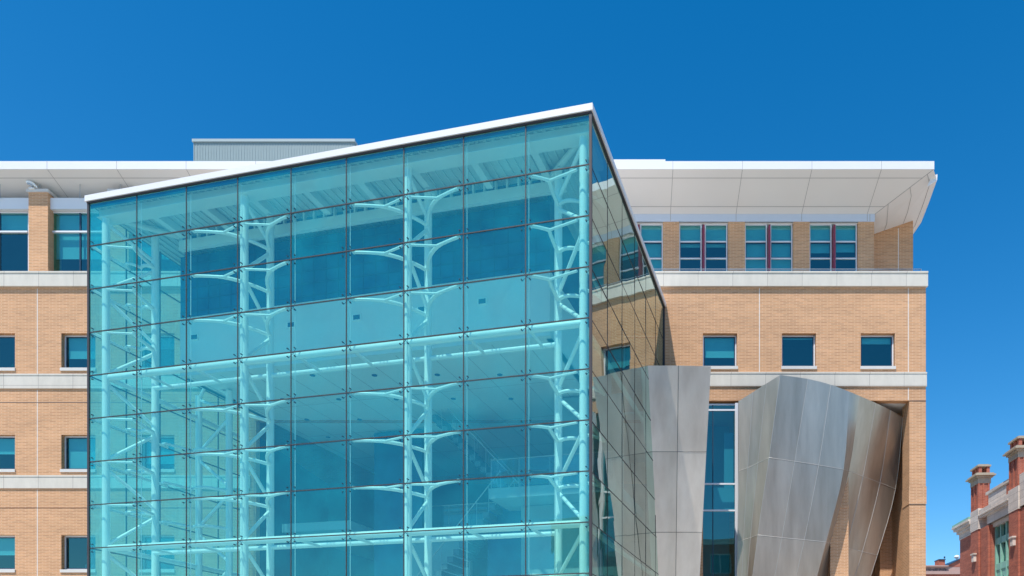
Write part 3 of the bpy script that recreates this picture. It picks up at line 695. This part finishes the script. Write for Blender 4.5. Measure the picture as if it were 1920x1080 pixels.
# ------------------------------------------------------------------ stainless steel clad volumes
def resample(row, sub, sharp=()):
    out = []
    n = len(row)
    for i in range(n - 1):
        p1, p2 = row[i], row[i + 1]
        p0 = row[i - 1] if i > 0 and i not in sharp else p1 + (p1 - p2)
        p3 = row[i + 2] if i + 2 < n and (i + 1) not in sharp else p2 + (p2 - p1)
        for k in range(sub):
            t = k / sub
            out.append(.5 * ((2 * p1) + (p2 - p0) * t + (2 * p0 - 5 * p1 + 4 * p2 - p3) * t * t + (3 * p1 - p0 - 3 * p2 + p3) * t ** 3))
    out.append(row[-1]); return out
def skin(rows, sharpc, thick, seam_cols, seam_rows, root, name='cladding', sub=5, rsub=4, dseam='seam', m_='steel'):
    R_ = [resample(r, sub, sharpc) for r in rows]
    cols = list(zip(*R_)); cols = [resample(list(c), rsub) for c in cols]
    G = list(zip(*cols)); nr, nc = len(G), len(G[0])
    mb = MB(); vs = [p for r in G for p in r]; bk = [p + Vector(thick) for p in vs]
    N = len(vs); fs = []
    for i in range(nr - 1):
        for j in range(nc - 1):
            fs.append((i * nc + j, (i + 1) * nc + j, (i + 1) * nc + j + 1, i * nc + j + 1))
    sharp_j = {c * sub for c in sharpc}
    t_ = Vector(thick); o = None
    cuts = sorted({0, nc - 1} | sharp_j | {int(c * sub) for c in seam_cols}); rc = sorted({0, nr - 1} | {r * rsub for r in seam_rows})
    for i0, i1 in zip(rc, rc[1:]):
        for a, b in zip(cuts, cuts[1:]):          # every sheet of cladding is a part of its own
            mb = MB(); wv = b - a + 1; n_r = i1 - i0 + 1
            vv = [G[i][j] for i in range(i0, i1 + 1) for j in range(a, b + 1)]
            mb.add(vv, [(i * wv + j, (i + 1) * wv + j, (i + 1) * wv + j + 1, i * wv + j + 1) for i in range(n_r - 1) for j in range(wv - 1)], True)
            mb.add([p + t_ for p in vv], [(i * wv + j, i * wv + j + 1, (i + 1) * wv + j + 1, (i + 1) * wv + j) for i in range(n_r - 1) for j in range(wv - 1)], True)
            if i0 == 0:
                for j in range(a, b): mb.quad(G[0][j], G[0][j + 1], G[0][j + 1] + t_, G[0][j] + t_)
            for i in range(i0, i1):
                if a == 0: mb.quad(G[i][0], G[i][0] + t_, G[i + 1][0] + t_, G[i + 1][0])
                if b == nc - 1: mb.quad(G[i][-1], G[i + 1][-1], G[i + 1][-1] + t_, G[i][-1] + t_)
            mb.build('cladding_sheet', M[m_], root)
    o = root
    sm = MB()
    e = Vector((0, -.004, -.002))
    for c in seam_cols: sm.tube([G[i][int(c * sub)] + e for i in range(nr)], .011, 5)
    for r in seam_rows: sm.tube([G[r * rsub][j] + e for j in range(nc)], .011, 5)
    sm.build('seams', M[dseam], o)
    return o
# broad funnel between window and corner pier
pet = thing('steel_funnel', 'large folded stainless steel volume with a sharp ridge beside the corner pier', 'steel cladding', (fx(1500), 33.0, 0))
rows = [
 [(1385, 752, 33.0), (1412, 735, 32.74), (1437, 719, 32.46), (1463, 703, 32.15), (1515, 710.5, 32.3), (1558, 721.5, 32.5), (1592, 734, 32.75), (1612, 742.5, 32.98), (1642, 755.5, 33.45), (1670, 769, 34.05), (1693, 783, 34.4)],
 [(1385, 883, 33.15), (1402, 877, 32.97), (1421, 868, 32.79), (1442, 858, 32.5), (1490, 865, 32.5), (1535, 872, 32.58), (1582, 880, 32.75), (1592, 882.5, 33.55), (1618, 893, 34.1), (1650, 905, 34.8), (1679, 917, 35.2)],
 [(1383, 1017, 33.35), (1394, 1012, 33.25), (1407, 1008, 33.1), (1421, 1003, 32.85), (1466, 1008, 32.75), (1508, 1012, 32.72), (1549, 1016, 32.78), (1557, 1019, 33.65), (1587, 1027, 34.4), (1617, 1034, 34.8), (1645, 1041, 35.1)],
 [(1381, 1160, 33.5), (1388, 1158, 33.42), (1396, 1155, 33.34), (1404, 1150, 33.1), (1440, 1154, 33.0), (1476, 1157, 33.0), (1512, 1160, 33.05), (1522, 1163, 33.9), (1548, 1168, 34.6), (1574, 1173, 35.1), (1600, 1178, 35.3)],
 [(1380, 1355, 33.55), (1383, 1355, 33.5), (1387, 1355, 33.4), (1390, 1355, 33.3), (1415, 1355, 33.25), (1442, 1355, 33.2), (1468, 1355, 33.25), (1480, 1355, 34.0), (1500, 1355, 34.8), (1522, 1355, 35.2), (1545, 1355, 35.5)]]
rows = [[W(*p) for p in r] for r in rows]
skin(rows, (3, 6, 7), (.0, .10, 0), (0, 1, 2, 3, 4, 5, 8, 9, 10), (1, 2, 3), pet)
# tapered upright panel against the glass
pan = thing('steel_fin_wall', 'tapered flat stainless steel panel wall between the glass box and tall window', 'steel cladding', (1.8, 31.5, 0))
def lean(py): return 30.2 + (py - 685) / (1080 - 685) * 2.1
rows = []
for py in (685.5, 847, 998, 1150, 1330):
    Y = lean(py); Y = min(Y, 33.3); t = (py - 685) / 395
    rr = []
    for px, dy in ((1216 + 20 * t - 14, .0), (1246 - 2 * t + 4 * t, .02), (1272 - 5 * t, .0), (1333 - 21 * t, .0)):
        rr.append(W(px, py + (1.5 if px > 1300 and py < 700 else 0), Y + dy))
    rows.append(rr)
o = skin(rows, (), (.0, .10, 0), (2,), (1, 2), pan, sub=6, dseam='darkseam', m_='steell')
# side return of the panel going back to the wall
mb = MB()
ed = [W(1333 - 21 * (py - 685) / 395, py, min(lean(py), 33.3)) for py in (687, 847, 998, 1150, 1330)]
for a, b in zip(ed, ed[1:]): mb.quad(a + Vector((.0, .1, 0)), b + Vector((.0, .1, 0)), Vector((b.x - .5, YW + .1, b.z)), Vector((a.x - .5, YW + .1, a.z)))
mb.quad(ed[0] + Vector((0, .1, -.02)), Vector((ed[0].x - .5, YW, ed[0].z - .02)), Vector((rows[0][0].x, YW, ed[0].z - .02)), rows[0][0] + Vector((0, .1, -.02)))
mb.build('return_face', M['steell'], pan)

# ------------------------------------------------------------------ old red brick building, far right
D2 = Vector((-.0418, -.9991, 0)); N2 = Vector((-.9991, .0418, 0))
A2 = Vector((PX(1800, 60), 60, 0))
def Q(s, n, z): return A2 + D2 * s + N2 * n + Vector((0, 0, z))
old = thing('red_brick_building', 'old red brick building with stone bands and capped chimneys at the right edge', 'building', tuple(Q(6, 0, 0)))
ZB = 13.4
mb = MB(); mb.box(0, 5.7, -8, 0, 0, ZB, T=Q); mb.box(9.1, 22, -8, 0, 0, ZB, T=Q); mb.box(5.7, 9.1, -8, -.75, 0, ZB, T=Q); mb.box(5.7, 9.1, -.75, 0, 0, 6.5, T=Q)
mb.build('wall', M['brickred'], old)
mb = MB()
for (n, z0, z1) in ((.05, ZB, ZB + .45), (.2, ZB + .45, ZB + .7), (.38, ZB + .7, ZB + .9), (.48, ZB + .9, ZB + 1.05)): mb.box(-n, 2.8, -8, n, z0, z1, T=Q)
c_ = mb.build('cornice', M['oldstone'], old)
mb = MB(); mb.add([Q(-.4, .4, ZB + 1.2), Q(2.8, .4, ZB + 1.2), Q(2.8, -1.2, ZB + 1.75), Q(-.2, -1.2, ZB + 1.75), Q(-.4, -8, ZB + 1.2), Q(-.2, -8, ZB + 1.75)], [(0, 1, 2, 3), (0, 3, 5, 4)]); mb.box(-.45, 2.8, -8, .45, ZB + 1.05, ZB + 1.22, T=Q); mb.build('copper_roof', M['copper'], c_)
def chimney(s, n=0.30):
    # pilaster rising into a chimney
    b = MB(); b.box(s, s + 1.35, -.8, n, 0, ZB, T=Q); b.box(s + .25, s + 2.7, -.8, n - .12, 0, ZB, T=Q)
    p = b.build('pilaster', M['brickred'], old)
    MB().box(s - .02, s + 1.42, -.85, n + .03, ZB, 14.9, T=Q).build('stone_band', M['oldstone'], p)
    b = MB(); b.box(s + .05, s + 1.3, -.55, n - .03, 14.9, 16.75, T=Q)
    for ds in (.05, .62, 1.18): b.box(s + ds, s + ds + .13, n - .03, n + .02, 14.9, 16.75, T=Q)
    for dn in (-.5, -.12, .2): b.box(s + 1.3, s + 1.35, dn, dn + .1, 14.9, 16.75, T=Q)
    c = b.build('chimney', M['brickred'], old)
    b = MB()
    for z0, z1, e in ((16.75, 17.15, .06), (17.15, 17.28, .16), (17.28, 17.38, .32), (17.38, 17.48, .22)): b.box(s + .05 - e, s + 1.3 + e, -.55 - e, n - .03 + e, z0, z1, T=Q)
    b.box(s - .02, s + 1.37, -.62, n + .05, 17.98, 18.10, T=Q); b.box(s + .1, s + 1.25, -.5, n - .08, 18.10, 18.17, T=Q)
    b.build('cap', M['capstone'], c)
    for ds in (.05, .55, 1.05):
        for dn in (-.55, n - .28): MB().box(s + ds, s + ds + .25, dn, dn + .22, 17.48, 17.98, T=Q).build('cap_pier', M['brickred'], c)
    b = MB(); b.box(s + .62, s + 1.0, n + .0, n + .20, 11.1, 11.6, T=Q); b.box(s + .55, s + 1.07, n, n + .26, 11.6, 11.7, T=Q); b.build('stone_bracket', M['oldstone'], p)
chimney(2.85); chimney(9.1); chimney(15.4)
mb = MB(); mb.box(4.27, 9.08, -.8, .28, 14.15, 14.75, T=Q); mb.box(4.27, 9.08, -.8, .38, 14.3, 14.4, T=Q); mb.box(5.2, 9.08, -.75, .1, 13.5, 14.15, T=Q); mb.box(5.2, 9.08, -.9, -.1, 13.2, 13.5, T=Q)
mb.box(5.5, 9.08, -.7, .12, 14.75, 15.6, T=Q); mb.box(5.2, 9.08, -.75, .2, 15.6, 15.8, T=Q); mb.box(10.5, 22, -.8, .25, 13.5, 15.6, T=Q)
mb.build('parapet', M['oldstone'], old)
MB().box(8.4, 9.08, -.68, .15, 14.76, 15.5, T=Q).build('parapet_brick', M['brickred'], old)
wn = MB()
for s in (5.75, 6.55, 7.45, 8.3, 9.0): wn.box(s, s + .14, -.45, -.22, 6.5, 13.2, T=Q)
for z in (11.9, 10.1): wn.box(5.7, 9.1, -.42, -.25, z, z + .45, T=Q)
wn.box(5.7, 9.1, -.36, -.3, 8.4, 10.1, T=Q)
f = wn.build('window', M['copper'], old)
mb = MB()
for s in (6.2, 7.07, 7.95, 8.7):
    c = Q(s, -.28, 9.3); pts = [c + D2 * (.2 * math.cos(a)) + Vector((0, 0, .28 * math.sin(a))) for a in [2 * math.pi * k / 14 for k in range(15)]]
    mb.tube(pts, .035, 6)
mb.build('roundels', M['copperd'], f)
MB().quad(Q(5.7, -.55, 10.3), Q(9.1, -.55, 10.3), Q(9.1, -.55, 13.2), Q(5.7, -.55, 13.2)).build('pane', M['g_win'], f)
MB().box(5.7, 9.1, -.745, -.7, 6.5, 13.3, T=Q).build('curtain', M['interd'], f)

# ------------------------------------------------------------------ low far building
YD = 85
dx_ = lambda p: PX(p, YD)
dz_ = lambda p: PZ(p, YD)
far = thing('far_rowhouse', 'low distant brick house with pink stone frieze and small chimney in the gap', 'building', (dx_(1765), YD, 0))
MB().box(dx_(1720), dx_(1812), YD, YD + 12, 0, dz_(1077)).build('wall', M['brickred'], far)
mb = MB(); mb.box(dx_(1720), dx_(1812), YD - .25, YD + 12, dz_(1077), dz_(1071.5)); mb.box(dx_(1720), dx_(1812), YD - .1, YD + 12, dz_(1071.5), dz_(1063)); mb.box(dx_(1720), dx_(1776), YD - .4, YD + 12, dz_(1063) + .0, dz_(1061))
fr = mb.build('frieze', M['pink'], far)
mb = MB()
for k in range(26):
    px = 1722 + k * 2.1 + random.uniform(-.4, .4)
    mb.box(dx_(px), dx_(px + .9), YD - .13, YD - .1, dz_(1070.6 - random.uniform(0, 2)), dz_(1065 + random.uniform(0, 2)))
mb.build('carved_marks', M['dark'], fr)
mb = MB(); mb.prism([W(1776, 1062.9, YD - .12), W(1812, 1062.9, YD - .12), W(1812, 1042, YD - .12), W(1776, 1061, YD - .12)][::1], (0, 6, 0)); mb.build('gable', M['brickred'], far)
mb = MB(); mb.prism([W(1775.5, 1061, YD - .3), W(1812, 1043, YD - .3), W(1812, 1041.6, YD - .3), W(1775.5, 1059.8, YD - .3)][::-1], (0, 6.5, 0)); mb.build('coping', M['darkframe'], far)
c = MB().box(dx_(1763.5), dx_(1775.5), YD + .5, YD + 1.6, dz_(1063), dz_(1048.5)).build('chimney', M['brickred'], far)
mb = MB(); mb.box(dx_(1763), dx_(1776), YD + .4, YD + 1.7, dz_(1048.5), dz_(1047)); mb.tube([W(1771, 1047, YD + 1), W(1771, 1043.5, YD + 1)], .09, 8); mb.build('chimney_cap', M['darkframe'], c)
vb = W(1794, 1052, YD + 2)
vt = thing('roof_vent', 'small white turbine vent on the distant brick roof slope', 'vent', vb)
MB().tube([vb - Vector((0, 0, .4)), vb + Vector((0, 0, .35))], .12, 10).build('pipe', M['white'], vt)
MB().tube([vb + Vector((0, 0, z)) for z in (.3, .36, .5, .62, .68)], [.14, .26, .30, .22, .05], 12).build('cowl', M['white'], vt)
# ------------------------------------------------------------------ unseen brick block across the road, added for steel and glass to reflect
ac = thing('reflection_block', 'long red brick block across the road behind the camera, added out of view for glass and steel to mirror', 'building', (8, -36, 0))
HB = 21.0
def TB(x, y, z): return (x, -34 - y, z)
mb = MB(); hs_ = [(-34 + 5.6 * i, -31.2 + 5.6 * i, 1.2 + 4 * j, 3.7 + 4 * j) for i in range(16) for j in range(5)]
q = MB(); q.wall(-38, 56, 0, HB, 0, hs_, .4)
mb.v = [(x, -34 - y, z) for x, y, z in q.v]; mb.f = [f[::-1] for f in q.f]; mb.sm = q.sm; mb.mi = q.mi
mb.box(-38, 56, 2, 14, 0, HB, T=TB); mb.build('wall', M['brickred'], ac)
mb = MB(); mb.box(-38.4, 56.4, -.4, 14.4, HB, HB + .8, T=TB); mb.build('cornice', M['oldstone'], ac)
for (a_, b_, c_2, d_) in hs_:
    mb = MB()
    mb.box(a_, b_, .2, .28, c_2, c_2 + .12, T=TB); mb.box(a_, b_, .2, .28, d_ - .12, d_, T=TB); mb.box(a_, a_ + .12, .2, .28, c_2 + .12, d_ - .12, T=TB); mb.box(b_ - .12, b_, .2, .28, c_2 + .12, d_ - .12, T=TB); mb.box((a_ + b_) / 2 - .05, (a_ + b_) / 2 + .05, .2, .28, c_2 + .12, d_ - .12, T=TB)
    f = mb.build('window', M['frame'], ac)
    MB().quad(TB(a_, .25, c_2), TB(a_, .25, d_), TB(b_, .25, d_), TB(b_, .25, c_2)).build('pane', M['g_win'], f)
for o in bpy.data.objects:
    if '_o' in o: del o['_o']
